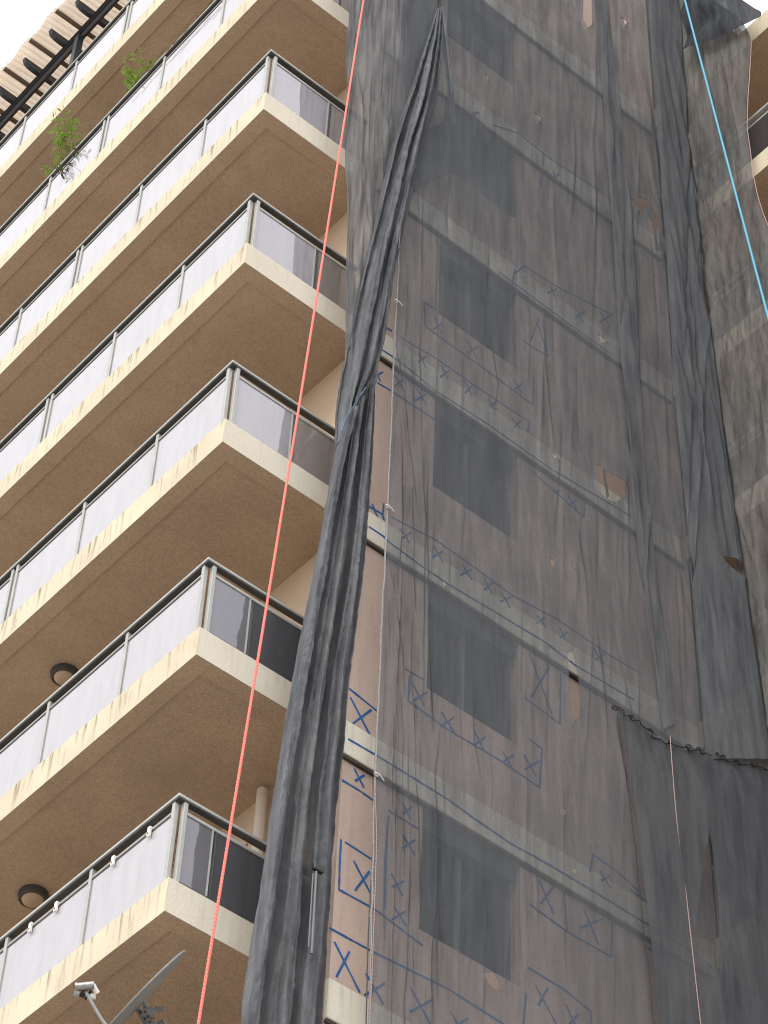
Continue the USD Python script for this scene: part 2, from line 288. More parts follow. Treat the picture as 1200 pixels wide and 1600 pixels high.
# end wall (faces -y) with window openings
WX0, WX1, WZ0, WZ1 = 2.54, 3.77, 0.69, 2.15
ep = sbox(XF, GZ, XW + 0.1, ZTOP)
for i in FL: ep = ep.difference(sbox(WX0, 3 * i + WZ0, WX1, 3 * i + WZ1))
w = poly_wall(ep, 0.24, 'y'); w.apply_translation([0, YE, 0])
endw = part(bld, 'end_wall', w, M['pink'])
for i in FL:
    z = 3 * i
    b = part(bld, 'floor_band', bx(XF - 0.04, XW - 0.004, YE - 0.055, YE - 0.0005, z - 0.83, z - 0.42, 0.008), M['band'])
    part(b, 'drip_groove', bx(XF - 0.03, XW - 0.006, YE - 0.035, YE - 0.0007, z - 0.862, z - 0.8302), M['dark_groove'])
# other sides, roof, storey floors
part(bld, 'rear_wall', cat([bx(13.0, 13.2, -7.0, LY, GZ, ZTOP - .2), bx(XB + .2, 13.0, LY - .2, LY, GZ, ZTOP - .2)]), M['beige'])
part(bld, 'roof', bx(XB + .2, 13.0, YE + .24, LY - .2, ZTOP - 0.3, ZTOP - 0.02), M['concrete'])
for i in FL:
    part(bld, 'storey_floor', bx(XB + .2, 13.0, YE + .24, LY - .2, 3 * i - 0.3, 3 * i - 0.01), M['room'])
part(bld, 'inner_wall', cat([bx(4.4, 4.5, YE + .24, LY - .2, GZ, ZTOP - .3), bx(XB + .2, 4.4, 4.2, 4.3, GZ, ZTOP - .3)]), M['room'])
# windows of the end wall
for i in range(-2, 7):
    z = 3 * i; yg = YE + 0.13
    wf = part(bld, 'window', cat([bx(WX0, WX0 + .05, yg, yg + .06, z + WZ0, z + WZ1 - .242), bx(WX1 - .05, WX1, yg, yg + .06, z + WZ0, z + WZ1),
                                  bx(WX0 + .05, WX1 - .05, yg, yg + .06, z + WZ0, z + WZ0 + .05)]), M['frame_grey'])
    part(wf, 'mullion', bx(3.07, 3.125, yg - .02, yg + .055, z + WZ0 + .05, z + WZ1 - .242), M['frame_grey'])
    part(wf, 'shutter_box', bx(WX0 + .002, WX1 - .06, YE + .022, yg + .2, z + WZ1 - .24, z + WZ1 - .002), M['shutter'])
    part(wf, 'pane', bx(WX0 + .05, 3.07, yg + .012, yg + .02, z + WZ0 + .05, z + WZ1 - .242), M['pane'])
    part(wf, 'pane', bx(3.125, WX1 - .05, yg + .032, yg + .04, z + WZ0 + .05, z + WZ1 - .242), M['pane'])
    # curtain behind the left pane
    xs = np.linspace(WX0 + .06, 3.05 + 0.12 * math.sin(i * 2.1), 40); yy = yg + .22 + .025 * np.sin(np.arange(40) * 1.3 + i)
    V = np.vstack([np.stack([xs, yy, np.full(40, z + WZ0)], 1), np.stack([xs, yy, np.full(40, z + WZ1 - .2)], 1)])
    F = [[k, k + 1, k + 41, k + 40] for k in range(39)]
    part(wf, 'curtain', (V, np.array(F)), M['curtain'], True)
# sliding doors behind the balconies
for i in range(-1, 7):
    z = 3 * i + 0.06
    for n, (a, b) in enumerate(doors[:2]):
        x = XB + 0.07; mid = a + 0.75
        d = part(bld, 'sliding_door', cat([bx(x, x + .07, a, a + .06, z, z + 2.14), bx(x, x + .07, b - .06, b, z, z + 2.14), bx(x, x + .07, a + .06, b - .06, z + 2.07, z + 2.14), bx(x, x + .07, a + .06, b - .06, z, z + .05)]), M['frame_white'])
        part(d, 'stile', bx(x - .012, x + .05, mid - .04, mid + .04, z + .05, z + 2.07), M['frame_white'])
        part(d, 'pane', bx(x + .02, x + .028, a + .06, mid - .04, z + .05, z + 2.07), M['pane'])
        part(d, 'pane', bx(x + .045, x + .053, mid + .04, b - .06, z + .05, z + 2.07), M['pane'])
        part(d, 'handle', bx(x - .045, x - .012, mid - .012, mid + .012, z + .95, z + 1.2), M['alu_dark'])
        if n == 0:
            ys = np.linspace(a + .05, a + .52, 40); xx = XB + .24 + .02 * np.sin(np.arange(40) * 1.2 + i)
            V = np.vstack([np.stack([xx, ys, np.full(40, z + .03)], 1), np.stack([xx, ys, np.full(40, z + 2.1)], 1)])
            part(d, 'curtain', (V, np.array([[k, k + 1, k + 41, k + 40] for k in range(39)])), M['curtain'], True)
# downpipe beside the doors
zz = np.array([GZ, 21.0])
part(bld, 'downpipe', tube([[1.60, 1.02, GZ], [1.60, 1.02, 2.62]], .055, 14), M['pvc'], 40)

# balconies and their railings (the corner block on the left)
def slab(z0, z1, x0, x1, y0, y1, name='balcony_slab', front='x'):
    """brown slab with a recessed soffit and a thin cream skin on its edges"""
    e = 0.006
    core = cat([bx(x0 + .20, x1, y0 + .20, y1, z0 + .028, z1 - .002), bx(x0 + e, x0 + .192, y0 + e, y1, z0 + .002, z1 - .002), bx(x0 + .192, x1, y0 + e, y0 + .192, z0 + .0022, z1 - .0022)])
    s = part(bld, name, core, M['soffit'])
    part(s, 'drip_groove', cat([bx(x0 + .192, x0 + .20, y0 + .192, y1, z0 + .024, z1 - .01), bx(x0 + .20, x1, y0 + .192, y0 + .20, z0 + .0242, z1 - .01)]), M['dark_groove'])
    return s
DP = 1.3124; SIDE_JOINT = 0.97
for i in range(-1, 7):
    z = 3.0 * i
    s = slab(z - 0.3616, z, 0, XB, 0, LY)
    part(s, 'fascia', bx(0, 0.006, 0, LY, z - .3616, z), M['fascia_front'])
    part(s, 'fascia', bx(0.006, XF + .0, 0, 0.006, z - .3614, z - .0004), M['fascia_side'])
    r = UsdGeom.Xform.Define(stage, str(bld.GetPath()) + '/' + numbered(str(bld.GetPath()), 'railing')).GetPrim()
    zr = z + 0.958; xr = 0.045
    # top rail: front and side, mitred by butting
    part(r, 'top_rail', bx(xr - .04, xr + .04, 0.005, LY, zr - .034, zr, .005), M['alu'])
    part(r, 'top_rail', bx(xr + .0405, XF - .005, 0.005, .085, zr - .034, zr - .0006, .005), M['alu'])
    part(r, 'rail_channel', cat([bx(xr - .030, xr + .034, 0.015, LY, zr - .048, zr - .0345), bx(xr + .0345, XF - .006, 0.015, .079, zr - .048, zr - .0348)]), M['alu_dark'])
    # second rail and bottom rail
    zm = z + 0.80
    k = 0; ps = []
    n = 0
    while True:
        y = n * DP
        if y > LY: break
        if n == 0: ps.append(0.10)
        elif n % 3 == 0: ps += [y - .05, y + .05]
        else: ps.append(y)
        n += 1
    for y in ps:
        part(r, 'post', bx(xr - .024, xr + .024, y - .022, y + .022, z + .0005, zr - .049, .004), M['alu'])
    part(r, 'post', bx(.105 - .022, .105 + .022, .045 - .024, .045 + .024, z + .0007, zr - .0492, .004), M['alu'])
    pairs = [(ps[q] + .022, ps[q + 1] - .022) for q in range(len(ps) - 1) if ps[q + 1] - ps[q] > .3]
    for (a, b) in pairs:
        part(r, 'mid_rail', bx(xr - .017, xr + .017, a, b, zm - .004, zm + .018, .003), M['alu'])
        part(r, 'glazing_bead', bx(xr - .013, xr + .013, a, b, zm - .0185, zm - .0045), M['alu_dark'])
        part(r, 'glass_panel', bx(xr - .006, xr + .006, a + .006, b - .006, z + .035, zm - .019), M['glass_front'])
        part(r, 'bottom_rail', bx(xr - .014, xr + .014, a, b, z + .006, z + .032, .003), M['alu'])
    a, b = .127, XF - .01
    part(r, 'mid_rail', bx(a, b, .045 - .017, .045 + .017, zm - .018, zm + .018, .004), M['alu'])
    part(r, 'bottom_rail', bx(a, b, .045 - .016, .045 + .016, z + .01, z + .045, .003), M['alu_dark'])
    xj = {0: 0.44, 1: 0.58, 2: 0.87}.get(i, SIDE_JOINT)
    part(r, 'glass_panel', bx(a + .006, xj - .03, .045 - .006, .045 + .006, z + .05, zm - .0185), M['glass_side' if i > 1 else 'glass_side_low'])
    part(r, 'stile', bx(xj - .029, xj - .014, .045 - .014, .045 + .014, z + .046, zm - .0185), M['alu'])
    part(r, 'stile', bx(xj + .006, xj + .020, .045 - .014, .045 + .014, z + .046, zm - .0185), M['alu_dark'])
    part(r, 'glass_panel', bx(xj + .021, b - .006, .045 - .006, .045 + .006, z + .05, zm - .0185), M['glass_clear' if i < 2 else 'glass_tan'])

# wing on the right: balconies at right angles to the end wall
YW = -7.0
part(bld, 'wing_wall', cat([bx(7.9, 8.1, YW, YE + .2, GZ, 17.6), bx(8.1, 13.0, YW, YW + .2, GZ, 17.6)]), M['beige'])
part(bld, 'wing_roof', bx(8.1, 13.0, YW + .2, YE, 17.3, 17.58), M['concrete'])
for i in range(-1, 7):
    z = 3.0 * i - 0.36; y1 = YE - .058; zt = z if i < 6 else z + .05
    core = cat([bx(XW + .2, 7.9, YW, y1, z - .35, zt - .002), bx(XW + .006, XW + .192, YW, y1, z - .378, zt - .002)])
    s = part(bld, 'balcony_slab', core, M['soffit'])
    part(s, 'fascia', bx(XW, XW + .006, YW, y1, z - .38, zt), M['fascia_front'])
    if i == 6: continue
    r = UsdGeom.Xform.Define(stage, str(bld.GetPath()) + '/' + numbered(str(bld.GetPath()), 'railing')).GetPrim()
    zr = z + .958; xr = XW + .045; zm = z + .80
    part(r, 'top_rail', bx(xr - .04, xr + .04, YW, y1 - .01, zr - .045, zr, .006), M['alu'])
    ys = [y1 - .06 - k * DP for k in range(5)]
    for y in ys: part(r, 'post', bx(xr - .024, xr + .024, y - .022, y + .022, z + .0005, zr - .045, .004), M['alu'])
    for q in range(4):
        a, b = ys[q + 1] + .022, ys[q] - .022
        part(r, 'mid_rail', bx(xr - .017, xr + .017, a, b, zm - .018, zm + .018, .004), M['alu'])
        part(r, 'glass_panel', bx(xr - .006, xr + .006, a + .006, b - .006, z + .035, zm - .0185), M['glass_wing'])
        part(r, 'bottom_rail', bx(xr - .014, xr + .014, a, b, z + .006, z + .032, .003), M['alu'])

# ------------------------------------------------------------------ blue inspection marks on the end wall
def on_wall(u, v):
    p = onplane(u, v, 1, YE - 0.004)
    zz = (p[2] + 300) % 3 - 3
    q = onplane(u, v, 1, YE - 0.059); zq = (q[2] + 300) % 3 - 3
    if -0.83 <= zq <= -0.42: return q, True
    return p, False
def stroke(pts, w=0.021):
    """a brushed line: short flat pieces that lie on the wall or the band"""
    pts = np.asarray(pts, float); out = []
    for a, b in zip(pts[:-1], pts[1:]):
        n = max(2, int(np.hypot(*(b - a)) / 9))
        for k in range(n):
            p, q = a + (b - a) * k / n, a + (b - a) * (k + 1) / n
            mid = (p + q) / 2
            _, band = on_wall(*mid); y = YE - (.0585 if band else .0035)
            P, Q = onplane(*p, 1, y), onplane(*q, 1, y)
            if np.linalg.norm(Q - P) < 1e-4: continue
            ww = w * (0.75 + 0.5 * random.random())
            d = (Q - P) / np.linalg.norm(Q - P)
            out.append(bar(P - d * .004, Q + d * .004, 0.004 + 0.0006 * random.random(), ww, up=np.cross(d, [0, 1, 0])))
    return out
def xm(u, v, s=11, t=1.0):
    j = lambda: random.uniform(-2, 2)
    return [[(u - s * .55 + j(), v - s * t + j()), (u + s * .6 + j(), v + s * 1.15 * t + j())], [(u + s * .7 + j(), v - s * .35 * t + j()), (u - s * .6 + j(), v + s * .45 * t + j())]]
marks = [
    [[(533, 1312), (531, 1350), (530, 1390), (585, 1420), (660, 1477)], [(540, 1316), (562, 1330), (588, 1347)], [(553, 1345), (578, 1394)], [(577, 1362), (555, 1391)]],
    [[(515, 1450), (585, 1488), (700, 1545), (790, 1602)], [(523, 1472), (541, 1508), (562, 1550)], [(546, 1487), (526, 1526)]],
    xm(585, 1545, 22), xm(658, 1570, 26), xm(715, 1600, 20),
    [[(535, 1219), (560, 1234), (586, 1252)]] + xm(562, 1215, 12),
    [[(545, 1075), (592, 1113)], [(548, 1090), (578, 1148)], [(580, 1109), (552, 1130)]],
    [[(575, 790), (597, 803), (600, 812)], [(582, 788), (590, 808)], [(600, 787), (598, 806)]],
    [[(597, 508), (612, 517)]], [[(590, 598), (612, 611), (680, 656)]], xm(590, 585, 10), xm(623, 597, 11), xm(657, 620, 12),
    [[(545, 1155), (590, 1181), (700, 1249), (740, 1278), (800, 1319), (835, 1338), (870, 1358), (910, 1382), (1000, 1437), (1090, 1492)]],
    [[(577, 823), (598, 837), (612, 850), (660, 885), (700, 912), (750, 942), (850, 1002), (900, 1040), (990, 1093)]],
    [[(588, 541), (612, 556), (640, 577), (680, 610), (760, 661), (860, 732), (985, 806)]],
    [[(780, 425), (830, 462), (885, 503), (960, 556)]], [[(770, 195), (810, 208), (860, 248), (940, 300)]],
    [[(612, 808), (680, 843), (745, 889), (800, 930), (870, 967), (950, 1022), (1002, 1052)]],
    xm(633, 836, 10), xm(684, 865, 11), xm(729, 893, 12), xm(764, 915, 11), xm(790, 935, 11), xm(845, 970, 10), xm(880, 991, 10), xm(935, 1025, 12),
    [[(626, 527), (680, 559), (740, 601), (828, 660), (824, 678)]], xm(661, 562, 10), xm(696, 583, 10), xm(732, 607, 11), xm(769, 632, 10), xm(808, 662, 9),
    [[(682, 484), (663, 472), (665, 510), (700, 536), (750, 571), (832, 632), (834, 590)]], xm(684, 508, 12), xm(737, 545, 12), xm(810, 604, 11),
    [[(842, 497), (829, 532)], [(818, 533), (856, 557), (848, 500)], [(841, 508), (853, 546)]],
    [[(805, 427), (820, 415), (865, 445), (957, 492)]], xm(862, 455, 9), xm(905, 490, 10), xm(945, 497, 12),
    [[(830, 735), (912, 808), (914, 784)]], xm(870, 768, 8), xm(894, 784, 9),
    [[(633, 1045), (662, 1062)], [(640, 1055), (638, 1095), (700, 1140), (780, 1187), (843, 1230), (847, 1170), (827, 1155)]],
    xm(655, 1086, 15), xm(699, 1127, 16), xm(750, 1156, 13), xm(793, 1186, 13), xm(830, 1195, 16),
    [[(820, 1090), (875, 1131), (876, 1052)]], [[(828, 1022), (862, 1115)], [(858, 1042), (830, 1090)]],
    [[(828, 1413), (885, 1455), (955, 1495), (957, 1440)], [(881, 1392), (886, 1452)]], [[(842, 1375), (864, 1426)], [(865, 1385), (845, 1412)]], [[(912, 1420), (935, 1475)], [(941, 1436), (906, 1450)]],
    [[(607, 1266), (655, 1296)]], xm(636, 1266, 12), xm(637, 1318, 15), xm(620, 1380, 15), xm(624, 1430, 16), [[(607, 1275), (603, 1340), (601, 1420)]],
    [[(922, 1362), (927, 1335), (960, 1358), (1002, 1396)]], xm(946, 1372, 12), [[(985, 1390), (1015, 1412)]],
    [[(826, 1512), (880, 1545), (923, 1580), (925, 1610)], [(822, 1553), (817, 1610)]], [[(837, 1540), (872, 1605)], [(856, 1544), (841, 1571)]], [[(884, 1570), (905, 1615)], [(903, 1585), (890, 1600)]],
    [[(845, 290), (850, 240), (880, 262)]], xm(868, 275, 9),
    [[(805, 420), (800, 445)]],
    [[(1010, 1480), (1030, 1492), (1085, 1530)]],
]
for mk in marks:
    for line in mk: part(endw, 'paint_mark', cat(stroke(line)), M['chalk'])

# ------------------------------------------------------------------ netting
def catmull(xs, ys, x):
    from scipy.interpolate import PchipInterpolator
    xs = np.asarray(xs, float); o = np.argsort(xs)
    return PchipInterpolator(xs[o], np.asarray(ys, float)[o], extrapolate=True)(x)
ZR = np.array([-8, 4.74, 6.54, 8.5, 10.06, 11.88, 14.07, 16.2, 19.51, 24]); YR = np.array([-1.7, -1.44, -1.35, -1.28, -1.21, -1.16, -1.14, -1.12, -1.17, -1.2])
def base_y(x, z):
    yr = np.interp(z, ZR, YR)
    return -0.50 + (yr + 0.50) * np.clip((x - 1.75) / 4.45, -0.15, 1.1)
def on_net(u, v, off=0.0):
    y = -0.8
    for _ in range(12):
        p = onplane(u, v, 1, y); y = base_y(p[0], p[2]) - off
    return onplane(u, v, 1, y)
def grid_faces(nr, nc):
    i = np.arange(nr - 1)[:, None] * nc + np.arange(nc - 1)[None]
    i = i.ravel(); return np.stack([i, i + 1, i + nc + 1, i + nc], 1)
def rows_to_grid(rows, nr, nc, place):
    """rows: (uL, vL, uR, vR) listed downwards; place(u, v) gives the point"""
    rows = np.asarray(rows, float); L = np.array([place(*r[:2]) for r in rows]); R = np.array([place(*r[2:]) for r in rows])
    s = np.r_[0, np.cumsum(np.linalg.norm(np.diff((L + R) / 2, axis=0), axis=1))]; q = np.linspace(0, s[-1], nr)
    Lq = np.stack([catmull(s, L[:, k], q) for k in range(3)], 1); Rq = np.stack([catmull(s, R[:, k], q) for k in range(3)], 1)
    t = np.linspace(0, 1, nc)
    return Lq[:, None] * (1 - t)[None, :, None] + Rq[:, None] * t[None, :, None], q, t
def folds(P, nrm, seed, billow=.06, fold=.022, crinkle=.006, fx=5.0, fz=0.35):
    a = P @ np.cross(nrm, [0, 0, 1.0]); z = P[..., 2]
    k = np.stack([a, z, np.full_like(a, seed * 3.7)], -1).reshape(-1, 3)
    d = billow * meshkit.fbm(k * [0.8, 0.22, 1], 2, seed) + fold * meshkit.fbm(k * [fx, fz, 1], 3, seed + 5) + crinkle * meshkit.fbm(k * [18, 5, 1], 3, seed + 9)
    return d.reshape(a.shape)
def cut(V, F, holes):
    """cuts torn openings; rims are pulled to the outline so that the tear has a clean, ragged edge"""
    if not holes: return V, F
    px = proj(V); kill = np.zeros(len(F), bool)
    c = px[F].mean(1)
    for h in holes:
        pg = Polygon(h); kill |= contains_xy(pg, c[:, 0], c[:, 1])
    F = F[~kill]; k, inv = np.unique(F, return_inverse=True)
    F = inv.reshape(F.shape); V = V[k].copy()
    # rim vertices are drawn onto the outline of the tear
    from shapely.ops import nearest_points
    px = proj(V); dep = (V - CAM) @ RM[2]
    for h in holes:
        ring = Polygon(h).exterior; hh = np.array(h); lo, hi = hh.min(0) - 6, hh.max(0) + 6
        for q in np.nonzero(((px > lo) & (px < hi)).all(1))[0]:
            pt = Point(px[q])
            if ring.distance(pt) < 3.6:
                nb = nearest_points(ring, pt)[0]; dd = (np.array([nb.x, nb.y]) - px[q]) * dep[q] / FPX
                V[q] += dd[0] * RM[0] + dd[1] * RM[1]
    return V, F
def creases_disp(P, lines, w=0.014, amp=0.030):
    """sharp hanging folds along wandering near-vertical lines given as (u, v) chains"""
    px = proj(P.reshape(-1, 3)); d = np.zeros(len(px))
    for (ln, ww, am) in lines:
        ln = np.asarray(ln, float); v0, v1 = ln[0, 1], ln[-1, 1]
        m = (px[:, 1] > v0 - 20) & (px[:, 1] < v1 + 20)
        if not m.any(): continue
        u = np.interp(px[m, 1], ln[:, 1], ln[:, 0]); fade = np.clip((px[m, 1] - v0 + 20) / 60, 0, 1) * np.clip((v1 + 20 - px[m, 1]) / 60, 0, 1)
        d[m] += am * fade * np.exp(-((px[m, 0] - u) / ww) ** 2)
    return d.reshape(P.shape[:-1])
def sheet(rows, nr, nc, off, seed, nrm=(-0.155, -0.988, 0), holes=None, lines=(), place=None, **kw):
    P, q, t = rows_to_grid(rows, nr, nc, place or (lambda u, v: on_net(u, v, off)))
    nrm = np.asarray(nrm, float); nrm = nrm / np.linalg.norm(nrm)
    d = folds(P, nrm, seed, **kw)
    edge = np.minimum(1, np.minimum(t, 1 - t) * 12)[None]
    P = P + (d * (0.25 + 0.75 * edge))[..., None] * nrm
    if len(lines): P = P + creases_disp(P, lines)[..., None] * nrm
    V = P.reshape(-1, 3); F = grid_faces(nr, nc)
    V, F = cut(V, F, holes)
    return V, F
def strip_cord(pts, r, wob=0.0, n=8, per=6, seed=1):
    pts = np.asarray(pts, float); s = np.r_[0, np.cumsum(np.linalg.norm(np.diff(pts, axis=0), axis=1))]
    q = np.linspace(0, s[-1], max(8, int(s[-1] * per)))
    c = np.stack([catmull(s, pts[:, k], q) for k in range(3)], 1)
    if wob: c = c + wob * np.random.default_rng(seed).normal(size=c.shape)
    return tube(c, r, n)
def rand_creases(n, u0, u1, v0, v1, seed, amp=(.01, .026), w=(2.2, 4.5), lmin=120, lmax=420, lean=-0.03):
    r = np.random.default_rng(seed); out = []
    for _ in range(n):
        u = r.uniform(u0, u1); v = r.uniform(v0, v1); L = r.uniform(lmin, lmax); k = max(3, int(L / 40))
        vs = np.linspace(v, v + L, k); us = u + (vs - v) * lean * r.uniform(-1, 2) + np.cumsum(r.normal(0, 2.2, k))
        out.append((np.stack([us, vs], 1), r.uniform(*w), r.uniform(*amp) * r.choice([1, 1, -1])))
    return out

REDGE = [(1050, -120), (1060, 0), (1075, 200), (1090, 340), (1105, 500), (1125, 640), (1145, 770), (1170, 950), (1198, 1130), (1228, 1320), (1262, 1520), (1300, 1740)]
LEDGE = [(640, -120), (636, 0), (632, 200), (628, 290), (618, 500), (605, 800), (595, 1000), (586, 1220), (580, 1440), (577, 1600), (573, 1760)]
def at_v(line, v):
    line = np.asarray(line, float); return float(np.interp(v, line[:, 1], line[:, 0]))
hole = [
    [(932, 727), (941, 728), (946, 735), (957, 742), (978, 752), (976, 775), (962, 785), (948, 779), (938, 770), (933, 752)],
    [(887, 1020), (895, 1019), (900, 1040), (907, 1085), (906, 1118), (899, 1126), (893, 1112), (890, 1075)],
    [(757, 1521), (770, 1519), (778, 1530), (781, 1548), (772, 1545), (762, 1534)],
    [(912, -30), (924, -30), (925, 38), (918, 43), (911, 30)],
    [(937, 524), (948, 534), (938, 536)], [(866, 709), (872, 717), (865, 716)], [(860, 873), (868, 879), (865, 887), (859, 882)], [(895, 880), (901, 882), (900, 890), (894, 888)],
    [(893, 1356), (901, 1359), (900, 1365), (894, 1363)], [(838, 180), (846, 184), (843, 190)], [(690, 908), (697, 912), (695, 916)], [(760, 118), (764, 120), (762, 126)],
    [(881, 1264), (886, 1268), (884, 1273)], [(928, 1316), (932, 1318), (930, 1322)], [(974, 30), (980, 34), (977, 40)],
    [(988, 312), (1000, 309), (1016, 314), (1024, 330), (1030, 352), (1031, 380), (1025, 388), (1022, 362), (1014, 335), (1000, 330)],
    [(1128, 868), (1150, 872), (1163, 884), (1166, 902), (1152, 893), (1138, 882)],
]
main_lines = [([(650, 300), (655, 470), (650, 560)], 2.5, .03), ([(658, 300), (653, 560), (656, 700)], 2.5, .028), ([(612, 520), (640, 720), (650, 800)], 2.2, .03), ([(622, 600), (642, 760), (620, 1000)], 2.4, .03),
              ([(606, 880), (622, 1000), (606, 1250)], 2.6, .03), ([(630, 560), (634, 900), (640, 1000)], 2.4, .026), ([(612, 1000), (620, 1150), (612, 1330)], 3, .03), ([(604, 1180), (615, 1350), (606, 1560)], 2.6, .03),
              ([(722, 1010), (733, 1030), (738, 1160), (748, 1210)], 2.2, .022), ([(760, 500), (775, 600), (770, 650)], 2.2, .022), ([(850, 560), (857, 640), (864, 700)], 2.2, .02),
              ([(930, 985), (940, 1060), (948, 1160)], 3, .02), ([(900, 830), (912, 900), (918, 980)], 3, .018), ([(962, 1130), (975, 1220), (985, 1260)], 3, .02)]
main_lines += rand_creases(56, 600, 690, 300, 1450, 3, amp=(.012, .032)) + rand_creases(75, 690, 1000, -40, 1500, 4, amp=(.006, .02), w=(1.8, 3.6), lmin=40, lmax=220) + rand_creases(22, 960, 1080, 0, 1000, 6, amp=(.01, .025), lean=.12)
# main net over the end wall
vs = [-120, 0, 200, 340, 500, 640, 770, 950, 1130, 1320, 1520, 1740]
main = T('safety_net', 'large grey shade net hung over the marked end wall, torn in places', 'safety net')
V, F = sheet([(at_v(LEDGE, v), v, at_v(REDGE, v), v) for v in vs], 620, 400, 0.0, 11, holes=hole, lines=main_lines)
part(main, 'net_cloth', (V, F), M['net'], True)
lc = [on_net(at_v(LEDGE, v), v, .012) for v in np.linspace(285, 1740, 40)]
part(main, 'edge_cord', strip_cord(lc, .0105, .003), M['cord_grey'], True, label='pale cord along the left edge')
rc = [on_net(at_v(REDGE, v), v, .012) for v in np.linspace(-100, 1740, 60)]
part(main, 'edge_cord', strip_cord(rc, .014, .004), M['cord_grey'], True)
def tie(p, r=.035, seed=0, w=.006):
    q = np.random.default_rng(seed); a = np.linspace(0, 2 * np.pi * 1.9, 22)
    c = np.stack([r * np.cos(a), r * .5 * np.sin(a) - .01, r * .45 * np.sin(a * .5 + 1) + .012 * a / 6], 1) + p
    c = np.vstack([c, c[-1] + [.02, -.02, -.05], c[-1] + [.05, -.02, -.075]]); return tube(c, w, 6)
for k, (u, v) in enumerate([(618, 472), (587, 1212), (604, 793)]):
    part(main, 'cable_tie', tie(on_net(u, v, .03), .026, k, .005), M['cord'], True)
for k, (u, v) in enumerate([(1109, 507), (1137, 750), (1092, 345), (1196, 1124), (1118, 610)]):
    part(main, 'cable_tie', tie(on_net(u, v, .03), .03, 9 + k), M['cord_grey'], True)
# frayed flaps round the larger tears
def flap(pts, off=.03, mat_='net_dense'):
    P = np.array([on_net(u, v, off if k % 2 else off * .3) for k, (u, v) in enumerate(pts)])
    F = [[0, k, k + 1] for k in range(1, len(P) - 1)]
    return (P, np.array(F))
for pts in ([(941, 728), (946, 735), (952, 775), (948, 779)], [(1000, 330), (1016, 314), (1024, 340), (1018, 345)], [(1022, 362), (1031, 352), (1033, 392), (1024, 392)], [(1150, 872), (1163, 884), (1168, 915), (1152, 893)]):
    part(main, 'torn_flap', flap(pts), M['net_dense'])

# overlapping layers on the right
s2 = T('safety_net', 'narrow dark overlap strip of netting running down the right third of the wall', 'safety net')
LL = [(925, -120), (928, 0), (945, 200), (958, 400), (972, 600), (985, 750), (1000, 900), (1020, 1030), (1036, 1140)]
RR = [(944, -120), (950, 0), (972, 200), (992, 400), (1001, 600), (1010, 750), (1026, 900), (1044, 1030), (1054, 1132)]
V, F = sheet([(a[0], a[1], b[0], b[1]) for a, b in zip(LL, RR)], 420, 36, .035, 23, billow=.02, fold=.04, fx=9, lines=rand_creases(26, 930, 1030, -40, 900, 8, lean=.12, amp=(.015, .03)))
part(s2, 'net_cloth', (V, F), M['net_dense'], True)
s3 = T('safety_net', 'second layer of netting doubling the right margin of the end wall above the seam', 'safety net')
LL = [(1008, -120), (1012, 0), (1026, 200), (1040, 400), (1055, 640), (1079, 880), (1092, 1040), (1104, 1190)]
V, F = sheet([(u, v, at_v(REDGE, v), v) for u, v in LL], 460, 90, .05, 31, billow=.05, fold=.05, fx=6, crinkle=.012, lines=rand_creases(40, 1020, 1120, -60, 900, 9, lean=.12, amp=(.015, .035)), holes=[hole[-1]])
part(s3, 'net_cloth', (V, F), M['net_dense'], True)
part(s3, 'edge_cord', strip_cord([on_net(u, v, .055) for u, v in LL[5:]], .007, .002), M['net_dense'], True)
s4 = T('safety_net', 'dark charcoal net patch at lower right, laced along a black seam', 'safety net')
top = [(965, 1108), (1000, 1131), (1036, 1160), (1100, 1174), (1150, 1190), (1200, 1200), (1300, 1222)]
rows4 = [(965, 1108, 1290, 1222), (984, 1250, 1300, 1330), (1000, 1400, 1305, 1460), (1018, 1560, 1315, 1600), (1036, 1760, 1330, 1780)]
# top edge follows the laced seam
P, q, t = rows_to_grid(rows4, 260, 150, lambda u, v: on_net(u, v, .075))
tp = np.array(top, float); us = np.linspace(tp[0, 0], tp[-1, 0], 150); vv = np.interp(us, tp[:, 0], tp[:, 1])
tops = np.array([on_net(a, b, .075) for a, b in zip(us, vv)]); fade = np.clip(1 - np.linspace(0, 1, 260) * 3.5, 0, 1)[:, None, None]
P = P + fade * (tops - P[0])[None]
nrm = np.array([-.155, -.988, 0]); nrm /= np.linalg.norm(nrm)
P = P + (folds(P, nrm, 41, billow=.10, fold=.03, crinkle=.012) * np.clip(np.linspace(0, 8, 260), .1, 1)[:, None])[..., None] * nrm
V, F = P.reshape(-1, 3), grid_faces(260, 150)
V, F = cut(V, F, [[(1103, 1330), (1108, 1300), (1112, 1320), (1121, 1400), (1125, 1480), (1124, 1515), (1100, 1500), (1085, 1470), (1094, 1390)]])
part(s4, 'net_cloth', (V, F), M['net_lower'], True)
seam = [on_net(u, v + 1.5 * math.sin(u * .31), .105 + .01 * math.sin(u * .8)) for u, v in zip(np.linspace(965, 1290, 90), np.interp(np.linspace(965, 1290, 90), tp[:, 0], tp[:, 1]))]
part(s4, 'seam_cord', strip_cord(seam, .0085, .014, per=16, seed=4), M['cord_black'], True, label='black lacing cord along the upper edge')
rg = np.random.default_rng(12)
for k in range(10):
    u = 962 + k * 27 + rg.uniform(-6, 6); v = np.interp(u, tp[:, 0], tp[:, 1])
    part(s4, 'lace_loop', tie(on_net(u, v, .13), rg.uniform(.014, .034), 40 + k, .0045), M['cord_black'], True)
part(s4, 'edge_cord', strip_cord([on_net(u, v, .08) for u, v in [(965, 1108), (984, 1250), (1000, 1400), (1018, 1560), (1036, 1760)]], .006, .004), M['net_lower'], True)

